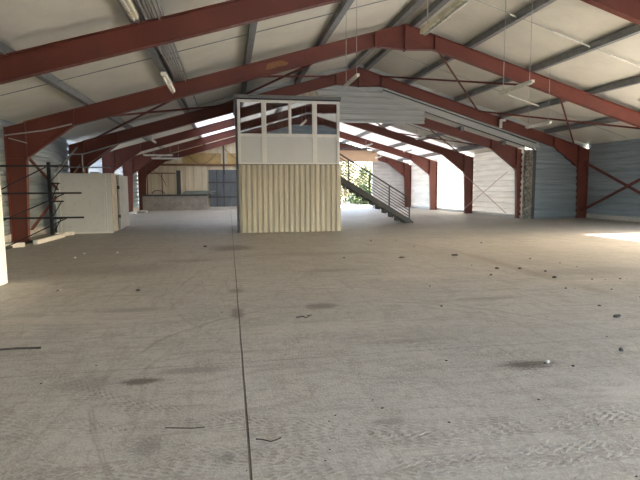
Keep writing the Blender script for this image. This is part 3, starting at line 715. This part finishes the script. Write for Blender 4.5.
one('base_rail', DARK, lambda bm: box(bm, -6.02, -5.92, 14.55, 18.35, 0.0, 0.06), rk)

# conduits at the left knees
tag(one('conduit', GALVL, lambda bm: rod(bm, [(-6.5, YA - .25, 3.2), (-5.4, YA - 0.25, 3.36), (-4.62, YA - 0.25, 3.56)], 0.022, 6)), 'grey conduit crossing the knee of the left column', 'conduit')
tag(one('conduit', GALVL, lambda bm: rod(bm, [(-6.4, YA - .25, 3.12), (-5.9, YA - 0.25, 2.98)], 0.018, 6)), 'short grey conduit below the longer one at the left column knee', 'conduit')
tag(one('conduit', GALVL, lambda bm: rod(bm, [(-6.9 + 0.45, YB - .3, 3.05), (-6.0, YB - 0.3, 3.05), (-3.8, YB - 0.3, 3.72)], 0.03, 6)), 'grey conduit running up the second frame above the white cabin', 'conduit')
tag(one('conduit', GALVL, lambda bm: rod(bm, [(-6.0, YB - .33, 2.3), (-6.0, YB - .33, 3.05)], 0.03, 6)), 'vertical grey conduit dropping behind the white cabin', 'conduit')
tag(one('support_strut', GALV, lambda bm: (bar(bm, (-6.5, 20.9, 2.45), (-4.9, 22.6, 2.5), 0.05), bar(bm, (-6.4, 20.6, 2.3), (-6.1, 22.4, 3.3), 0.05))), 'grey struts above the white cabin by the left wall', 'strut')

# ------------------------------------------------------------ fluorescent battens
def batten(x, y, zf, L, label, hang=True, m=TUBE, w=0.09, rz=0):
    t = empty('lamp_batten', (x, y, zf), label, 'lamp', 'fluorescent battens')
    if rz: 
        one('body', m, lambda bm: box(bm, x, x + L, y - w / 2, y + w / 2, zf, zf + 0.07), t, bevel=0.01)
        one('tube', TUBE, lambda bm: rod(bm, [(x + .05, y, zf - 0.018), (x + L - .05, y, zf - 0.018)], 0.016, 8), t, smooth=True)
        ends = [(x + .15, y), (x + L - .15, y)]; fn = top2
    else:
        one('body', m, lambda bm: box(bm, x - w / 2, x + w / 2, y, y + L, zf, zf + 0.07), t, bevel=0.01)
        one('tube', TUBE, lambda bm: rod(bm, [(x, y + .05, zf - 0.018), (x, y + L - .05, zf - 0.018)], 0.016, 8), t, smooth=True)
        ends = [(x, y + 0.15), (x, y + L - 0.15)]; fn = top1 if y < YB else top2
    if hang:
        for a, b in ends:
            one('hanger', GALVL, lambda bm: rod(bm, [(a, b, zf + 0.07), (a, b, fn(a) + PUR - 0.02)], 0.008, 6), t)
batten(7.23, 11.3, 4.08, 1.5, 'slim white lamp batten hanging in front of the right rafter of the complete frame')
batten(3.36, 13.05, 4.48, 1.5, 'slim white lamp batten hanging in front of the second peak')
batten(-1.04, 9.0, 3.48, 1.5, 'short white lamp batten below the cable tray over the left rafter', hang=False)
batten(11.13, 16.25, 3.80, 1.5, 'slim white lamp batten hanging at the right of the view over the partition')
batten(13.1, 13.1, 4.33, 1.5, 'lamp batten hanging at the right edge of the view')
batten(3.03, 5.7, 3.96, 2.0, 'large near lamp batten with yellowed body at the ridge', m=TUBEY, w=0.13)
batten(-1.12, 5.4, 3.72, 1.5, 'near lamp batten cut by the top edge beside the cable tray', m=TUBEY, w=0.10)
batten(-4.88, 31.0, 3.53, 1.68, 'white lamp batten across the far left hall', rz=1)
batten(-4.6, 32.2, 3.42, 1.75, 'second white lamp batten across the far left hall, just lower', rz=1)
for x, y, zf, w in ((-3.6, 25.4, 3.9, 'under its left slope in the front bay'), (10.3, 25.6, 4.25, 'just behind the grey trim at right'), (8.6, 30.0, 4.2, 'in the middle bay right of the stairs'), (10.9, 35.6, 3.8, 'near the far peach fascia'), (11.3, 30.4, 3.9, 'near the bright white wall'), (6.0, 31, 4.9, 'left of the stairs handrail top')):
    batten(x, y, zf, 1.5, 'white lamp batten of the far hall ' + w)

# ------------------------------------------------------------ loose things on the floor
CAMP = dict(f=503.8855, yaw=10.13296, pit=-5.91163, roll=-0.34212)
def cam_axes():
    yaw, pit, roll = (math.radians(CAMP[k]) for k in ('yaw', 'pit', 'roll'))
    F = Vector((math.sin(yaw) * math.cos(pit), math.cos(yaw) * math.cos(pit), math.sin(pit)))
    R = Vector((math.cos(yaw), -math.sin(yaw), 0)); U = R.cross(F)
    return F, R * math.cos(roll) + U * math.sin(roll), -R * math.sin(roll) + U * math.cos(roll)
F, R, U = cam_axes()
def lump(bm, x, y, sx, sy, sz, seed, rot=0.0, z0=0.0):
    rng = random.Random(seed)
    b2 = bmesh.new(); bmesh.ops.create_icosphere(b2, subdivisions=2, radius=1)
    for v in b2.verts:
        k = 1 + rng.uniform(-.28, .28); c = v.co * k
        px, py = c.x * sx, c.y * sy
        v.co = Vector((x + px * math.cos(rot) - py * math.sin(rot), y + px * math.sin(rot) + py * math.cos(rot), z0 + max(0.0, (c.z + 0.6) * sz)))
    me = bpy.data.meshes.new('t'); b2.to_mesh(me); b2.free(); bm.from_mesh(me); bpy.data.meshes.remove(me)
# (x, y, size x, size y, size z, material, rot)
CR = [(3.16, 7.6, 0.0201, 0.0111, 0.007, 0, 0.35), (5.18, 10.99, 0.107, 0.0862, 0.0175, 0, -0.24), (3.83, 10.86, 0.0888, 0.062, 0.0175, 1, -0.05), (4.64, 8.34, 0.0422, 0.0321, 0.0148, 1, 0.29), (5.12, 8.98, 0.0571, 0.0307, 0.0175, 1, -0.47), (5.59, 7.87, 0.0534, 0.0446, 0.0175, 0, -0.07), (5.85, 8.52, 0.0342, 0.0276, 0.012, 0, -0.5), (5.18, 7.01, 0.0242, 0.0164, 0.0085, 0, 0.22), (5.32, 6.98, 0.0146, 0.0086, 0.0051, 0, 0.45), (4.85, 5.87, 0.0255, 0.0219, 0.0089, 1, -0.47), (2.79, 4.01, 0.0168, 0.0086, 0.0059, 0, 0.04), (2.99, 3.9, 0.0169, 0.0148, 0.0059, 0, -0.12), (2.26, 3.31, 0.0104, 0.0061, 0.0036, 0, -0.08), (1.44, 3.09, 0.0103, 0.0053, 0.0036, 0, -0.28), (1.06, 3.39, 0.0119, 0.008, 0.0042, 1, -0.0), (0.64, 3.26, 0.0072, 0.0043, 0.0025, 0, -0.27), (0.7, 3.34, 0.0074, 0.0044, 0.0026, 0, -0.04), (0.57, 2.89, 0.0059, 0.0036, 0.002, 0, -0.48), (0.52, 2.77, 0.0071, 0.0059, 0.0025, 0, 0.06), (0.77, 3.18, 0.0048, 0.0036, 0.0017, 0, -0.31), (-0.72, 3.39, 0.0054, 0.0049, 0.0019, 0, 0.36), (1.94, 4.25, 0.0119, 0.0065, 0.0042, 0, -0.17), (0.39, 3.53, 0.0085, 0.0067, 0.003, 2, 0.21), (0.06, 2.75, 0.0052, 0.0046, 0.0018, 0, -0.08), (-0.19, 3.33, 0.004, 0.0034, 0.0014, 2, 0.17), (-2.69, 8.54, 0.0218, 0.0136, 0.0076, 2, 0.09), (-2.71, 8.46, 0.0197, 0.0168, 0.0069, 0, 0.35), (-1.55, 4.4, 0.0108, 0.0076, 0.0038, 2, 0.09), (-1.57, 4.37, 0.0107, 0.0055, 0.0038, 0, -0.26), (-2.68, 9.05, 0.0125, 0.0103, 0.0044, 2, -0.09), (-1.45, 8.2, 0.0416, 0.0237, 0.0146, 0, 0.05), (-1.23, 4.74, 0.009, 0.007, 0.0031, 0, 0.17), (-0.13, 6.53, 0.011, 0.0072, 0.0039, 0, -0.06), (0.8, 6.08, 0.0125, 0.0088, 0.0044, 0, 0.28), (0.94, 6.13, 0.014, 0.0099, 0.0049, 0, -0.11), (-0.69, 14.11, 0.0776, 0.054, 0.0175, 0, -0.47), (7.07, 13.31, 0.0331, 0.0171, 0.0116, 0, 0.2), (4.03, 5.35, 0.0105, 0.0094, 0.0037, 2, 0.09), (3.93, 4.62, 0.0103, 0.0068, 0.0036, 0, -0.33), (4.85, 9.5, 0.0235, 0.0165, 0.0082, 1, 0.48), (4.86, 12.82, 0.0226, 0.0183, 0.0079, 1, 0.04), (6.8, 9.42, 0.0192, 0.0162, 0.0067, 0, -0.27), (6.79, 8.88, 0.0197, 0.0139, 0.0069, 0, 0.45), (6.12, 7.61, 0.0216, 0.0158, 0.0076, 0, -0.04), (6.3, 7.52, 0.0163, 0.0099, 0.0057, 1, 0.05), (6.62, 7.55, 0.0222, 0.0196, 0.0078, 0, -0.49), (6.73, 7.53, 0.0167, 0.0136, 0.0059, 1, 0.32), (5.82, 6.8, 0.0198, 0.017, 0.0069, 1, 0.24), (5.82, 6.24, 0.019, 0.0156, 0.0066, 0, 0.02), (4.16, 14.57, 0.0333, 0.0241, 0.0116, 1, -0.07), (4.89, 14.39, 0.025, 0.0131, 0.0088, 0, 0.37), (-2.82, 13.28, 0.0448, 0.0326, 0.0157, 2, -0.3), (-4.66, 15.03, 0.0259, 0.0182, 0.0091, 2, -0.02), (-3.59, 13.25, 0.0377, 0.0242, 0.0132, 2, -0.15), (-3.59, 12.52, 0.0358, 0.0256, 0.0125, 2, 0.12), (-1.54, 5.6, 0.0066, 0.0049, 0.0023, 1, -0.04), (2.41, 2.87, 0.0044, 0.0023, 0.0016, 0, -0.27), (2.5, 3.3, 0.0048, 0.0028, 0.0017, 0, 0.08), (2.18, 2.29, 0.0077, 0.0065, 0.0027, 0, 0.3), (1.03, 3.54, 0.007, 0.0057, 0.0025, 0, 0.32), (0.22, 3.08, 0.0038, 0.0023, 0.0013, 0, 0.34), (2.04, 6.01, 0.0093, 0.0071, 0.0033, 1, -0.42), (2.78, 6.27, 0.0231, 0.0117, 0.0081, 1, -0.49), (2.55, 11.15, 0.0315, 0.0253, 0.011, 1, -0.25), (6.54, 10.09, 0.0331, 0.018, 0.0116, 1, 0.12), (5.55, 8.89, 0.0463, 0.0295, 0.0162, 1, -0.43)]
for i, (x, y, sx, sy, sz, c, rot) in enumerate(CR):
    k = 0.75 if y > 6 else 0.95
    sx *= k; sy *= k * 0.8; sz *= 1.3
    m = (CHIP, CHIPB, CHIPW)[c]
    lab = ('small dark crumb of debris on the dusty floor', 'small brown crumb of debris on the dusty floor', 'small pale crumb of debris on the dusty floor')[c]
    o = one('debris_crumb', m, lambda bm: lump(bm, x, y, sx, sy, sz, i + 10, rot))
    tag(o, lab, 'debris', ('dark floor crumbs', 'brown floor crumbs', 'pale floor crumbs')[c])
def sticky(pts, r, m, name, label):
    o = one(name, m, lambda bm: rod(bm, [(x, y, r + 0.001 + 0.004 * (k % 2)) for k, (x, y) in enumerate(pts)], r, 6)); tag(o, label, 'twig')
sticky([(-2.6, 5.36), (-2.15, 5.38), (-1.91, 5.37)], 0.011, CHIP, 'stick', 'straight dark stick lying on the floor at the left edge')
sticky([(0.13, 3.10), (0.17, 3.08), (0.22, 3.05), (0.26, 3.06), (0.29, 3.09)], 0.004, CHIP, 'twig', 'curly dark twig just right of the floor joint')
sticky([(-0.46, 3.37), (-0.28, 3.32), (-0.20, 3.33)], 0.003, CHIP, 'twig', 'thin twig with pale end left of the floor joint')
sticky([(0.78, 6.06), (0.86, 6.09), (0.90, 6.03), (0.98, 6.14)], 0.006, CHIP, 'twig', 'broken dark twig near the centre of the floor')
tag(one('concrete_pebble', CHIPW, lambda bm: lump(bm, 2.82, 4.02, 0.018, 0.016, 0.018, 77)), 'white pebble on the brown stain right of centre', 'pebble')
tag(one('dark_clod', CHIP, lambda bm: lump(bm, 4.65, 5.32, 0.055, 0.03, 0.02, 78, 0.2)), 'largest dark scrap on the floor near the right edge', 'scrap')
tag(one('dark_clod', CHIP, lambda bm: lump(bm, 3.72, 4.18, 0.024, 0.02, 0.022, 79)), 'dark lump of dirt at the right edge below the larger scrap', 'scrap')
# pale planks and lumps along the left wall
for i, (a, b, l) in enumerate((((-6.15, 15.0), (-5.72, 15.35), 'short pale plank at the foot of the left column'), ((-5.62, 15.9), (-5.55, 18.2), 'long pale plank along the foot of the left wall'), ((-5.9, 18.4), (-5.45, 18.95), 'pale broken board leaning by the white cabin'))):
    tag(one('plank', CONC, lambda bm: bar(bm, (a[0], a[1], 0.065), (b[0], b[1], 0.065), 0.14, 0.13), bevel=0.01), l, 'plank')
for x, y, l in ((-7.0 + .75, 31.7, 'pale rubble lump at the foot of a far left column'), (-5.95, 32.6, 'second pale rubble lump near the far left columns'), (-5.7, 35.2, 'pale rubble lump between the last two left columns')):
    tag(one('rubble_lump', CONC, lambda bm: lump(bm, x, y, 0.32, 0.25, 0.12, int(x * 10), 0.3)), l, 'rubble')

# ------------------------------------------------------------ plants outside the far opening
def bush(x, y, h, r, m, seed, label, n=3600):
    rng = random.Random(seed)
    e = empty('shrub', (x, y, 0), label, 'shrub', 'shrubs beyond the far opening')
    bm = BM()
    for k in range(6):
        a = 2 * PI * k / 6
        rod(bm, [(x, y, -0.1), (x + 0.2 * math.cos(a), y + 0.2 * math.sin(a), h * .3), (x + r * .55 * math.cos(a), y + r * .55 * math.sin(a), h * .8)], 0.03, 5)
    link('stem', bm, BARK, e)
    bm = BM()
    for _ in range(n):
        t = rng.uniform(0, 2 * PI); u = rng.random() ** 0.5; zz = rng.random()
        rr = r * u * (0.55 + 0.65 * math.sin(PI * min(1, zz + 0.2))) * (1 + .25 * math.sin(3 * t + seed))
        c = Vector((x + rr * math.cos(t), y + rr * math.sin(t), 0.05 + zz * h * (1 - .35 * u)))
        d = Vector((rng.gauss(0, 1), rng.gauss(0, 1), rng.gauss(0, .6))).normalized(); s = d.cross(Vector((rng.gauss(0, 1), rng.gauss(0, 1), rng.gauss(0, 1)))).normalized()
        L = rng.uniform(.08, .17)
        vs = [bm.verts.new(c - d * L), bm.verts.new(c + s * L * .4), bm.verts.new(c + d * L), bm.verts.new(c - s * L * .4)]
        bm.faces.new(vs)
    link('foliage', bm, m, e)
for k, (x, y, h, r) in enumerate(((8.6, 49, 3.0, 2.0), (11.6, 50, 4.0, 2.2), (14.4, 51.5, 3.6, 2.0), (10.0, 53.0, 4.2, 2.4), (12.7, 46.8, 1.5, 1.2), (7.0, 52, 2.8, 2.0))):
    bush(x, y, h * 1.4, r, (LEAF, LEAFY)[k % 2], k, ['green shrub left of centre in the far opening', 'tall yellowing shrub in the far opening', 'green shrub at the right jamb of the far opening', 'tallest yellowing shrub at the back outside', 'low green shrub in front of the others outside', 'yellowing shrub hidden behind the stairs outside'][k])

# ------------------------------------------------------------ light: sky through the openings and the sun
w = bpy.data.worlds.new('sky'); S.world = w; w.use_nodes = True
nt = w.node_tree; nt.nodes.clear()
sky = nt.nodes.new('ShaderNodeTexSky'); sky.sky_type = 'NISHITA'; sky.sun_disc = False
sky.sun_elevation = math.radians(26); sky.sun_rotation = math.radians(90); sky.dust_density = 3.0; sky.air_density = 1.0
bg = nt.nodes.new('ShaderNodeBackground'); bg.inputs[1].default_value = 1.0
wo = nt.nodes.new('ShaderNodeOutputWorld')
nt.links.new(sky.outputs[0], bg.inputs[0]); nt.links.new(bg.outputs[0], wo.inputs[0])
sl = bpy.data.lights.new('sun', 'SUN'); sl.energy = 15.0; sl.angle = math.radians(0.6); sl.color = (1.0, 0.97, 0.93)
so = bpy.data.objects.new('sun', sl); COL.objects.link(so)
el = math.radians(25.5); az = math.radians(-2)
sd = Vector((math.cos(el) * math.cos(az), math.cos(el) * math.sin(az), math.sin(el)))
so.rotation_euler = (-sd).to_track_quat('-Z', 'Y').to_euler(); so.location = (40, 12, 20)
def portal(loc, rot, sx, sy, nm):
    l = bpy.data.lights.new(nm, 'AREA'); l.shape = 'RECTANGLE'; l.size = sx; l.size_y = sy
    l.cycles.is_portal = True
    o = bpy.data.objects.new(nm, l); COL.objects.link(o); o.location = loc; o.rotation_euler = rot
portal(((RX0 + RX1) / 2, YREAR - 0.05, RZ / 2), (math.radians(90), 0, 0), RX1 - RX0, RZ, 'portal_rear')
portal((8.5, YFAR + 0.2, 1.85), (math.radians(-90), 0, 0), 5.6, 3.6, 'portal_far')
portal((XR + 0.1, (DO0 + DO1) / 2, DOZ / 2), (0, math.radians(90), 0), DOZ, DO1 - DO0, 'portal_side')

# ------------------------------------------------------------ camera
cam = bpy.data.cameras.new('camera'); co = bpy.data.objects.new('camera', cam); COL.objects.link(co)
cam.sensor_fit = 'HORIZONTAL'; cam.sensor_width = 36; cam.lens = CAMP['f'] / 640 * 36; cam.clip_end = 400
m3 = Matrix((R, U, -F)).transposed()
co.matrix_world = Matrix.Translation((0, 0, 1.6)) @ m3.to_4x4()
S.camera = co
S.view_settings.view_transform = 'Standard'; S.view_settings.look = 'None'
S.view_settings.gamma = 1; S.view_settings.exposure = 1.78; S.view_settings.use_curve_mapping = False
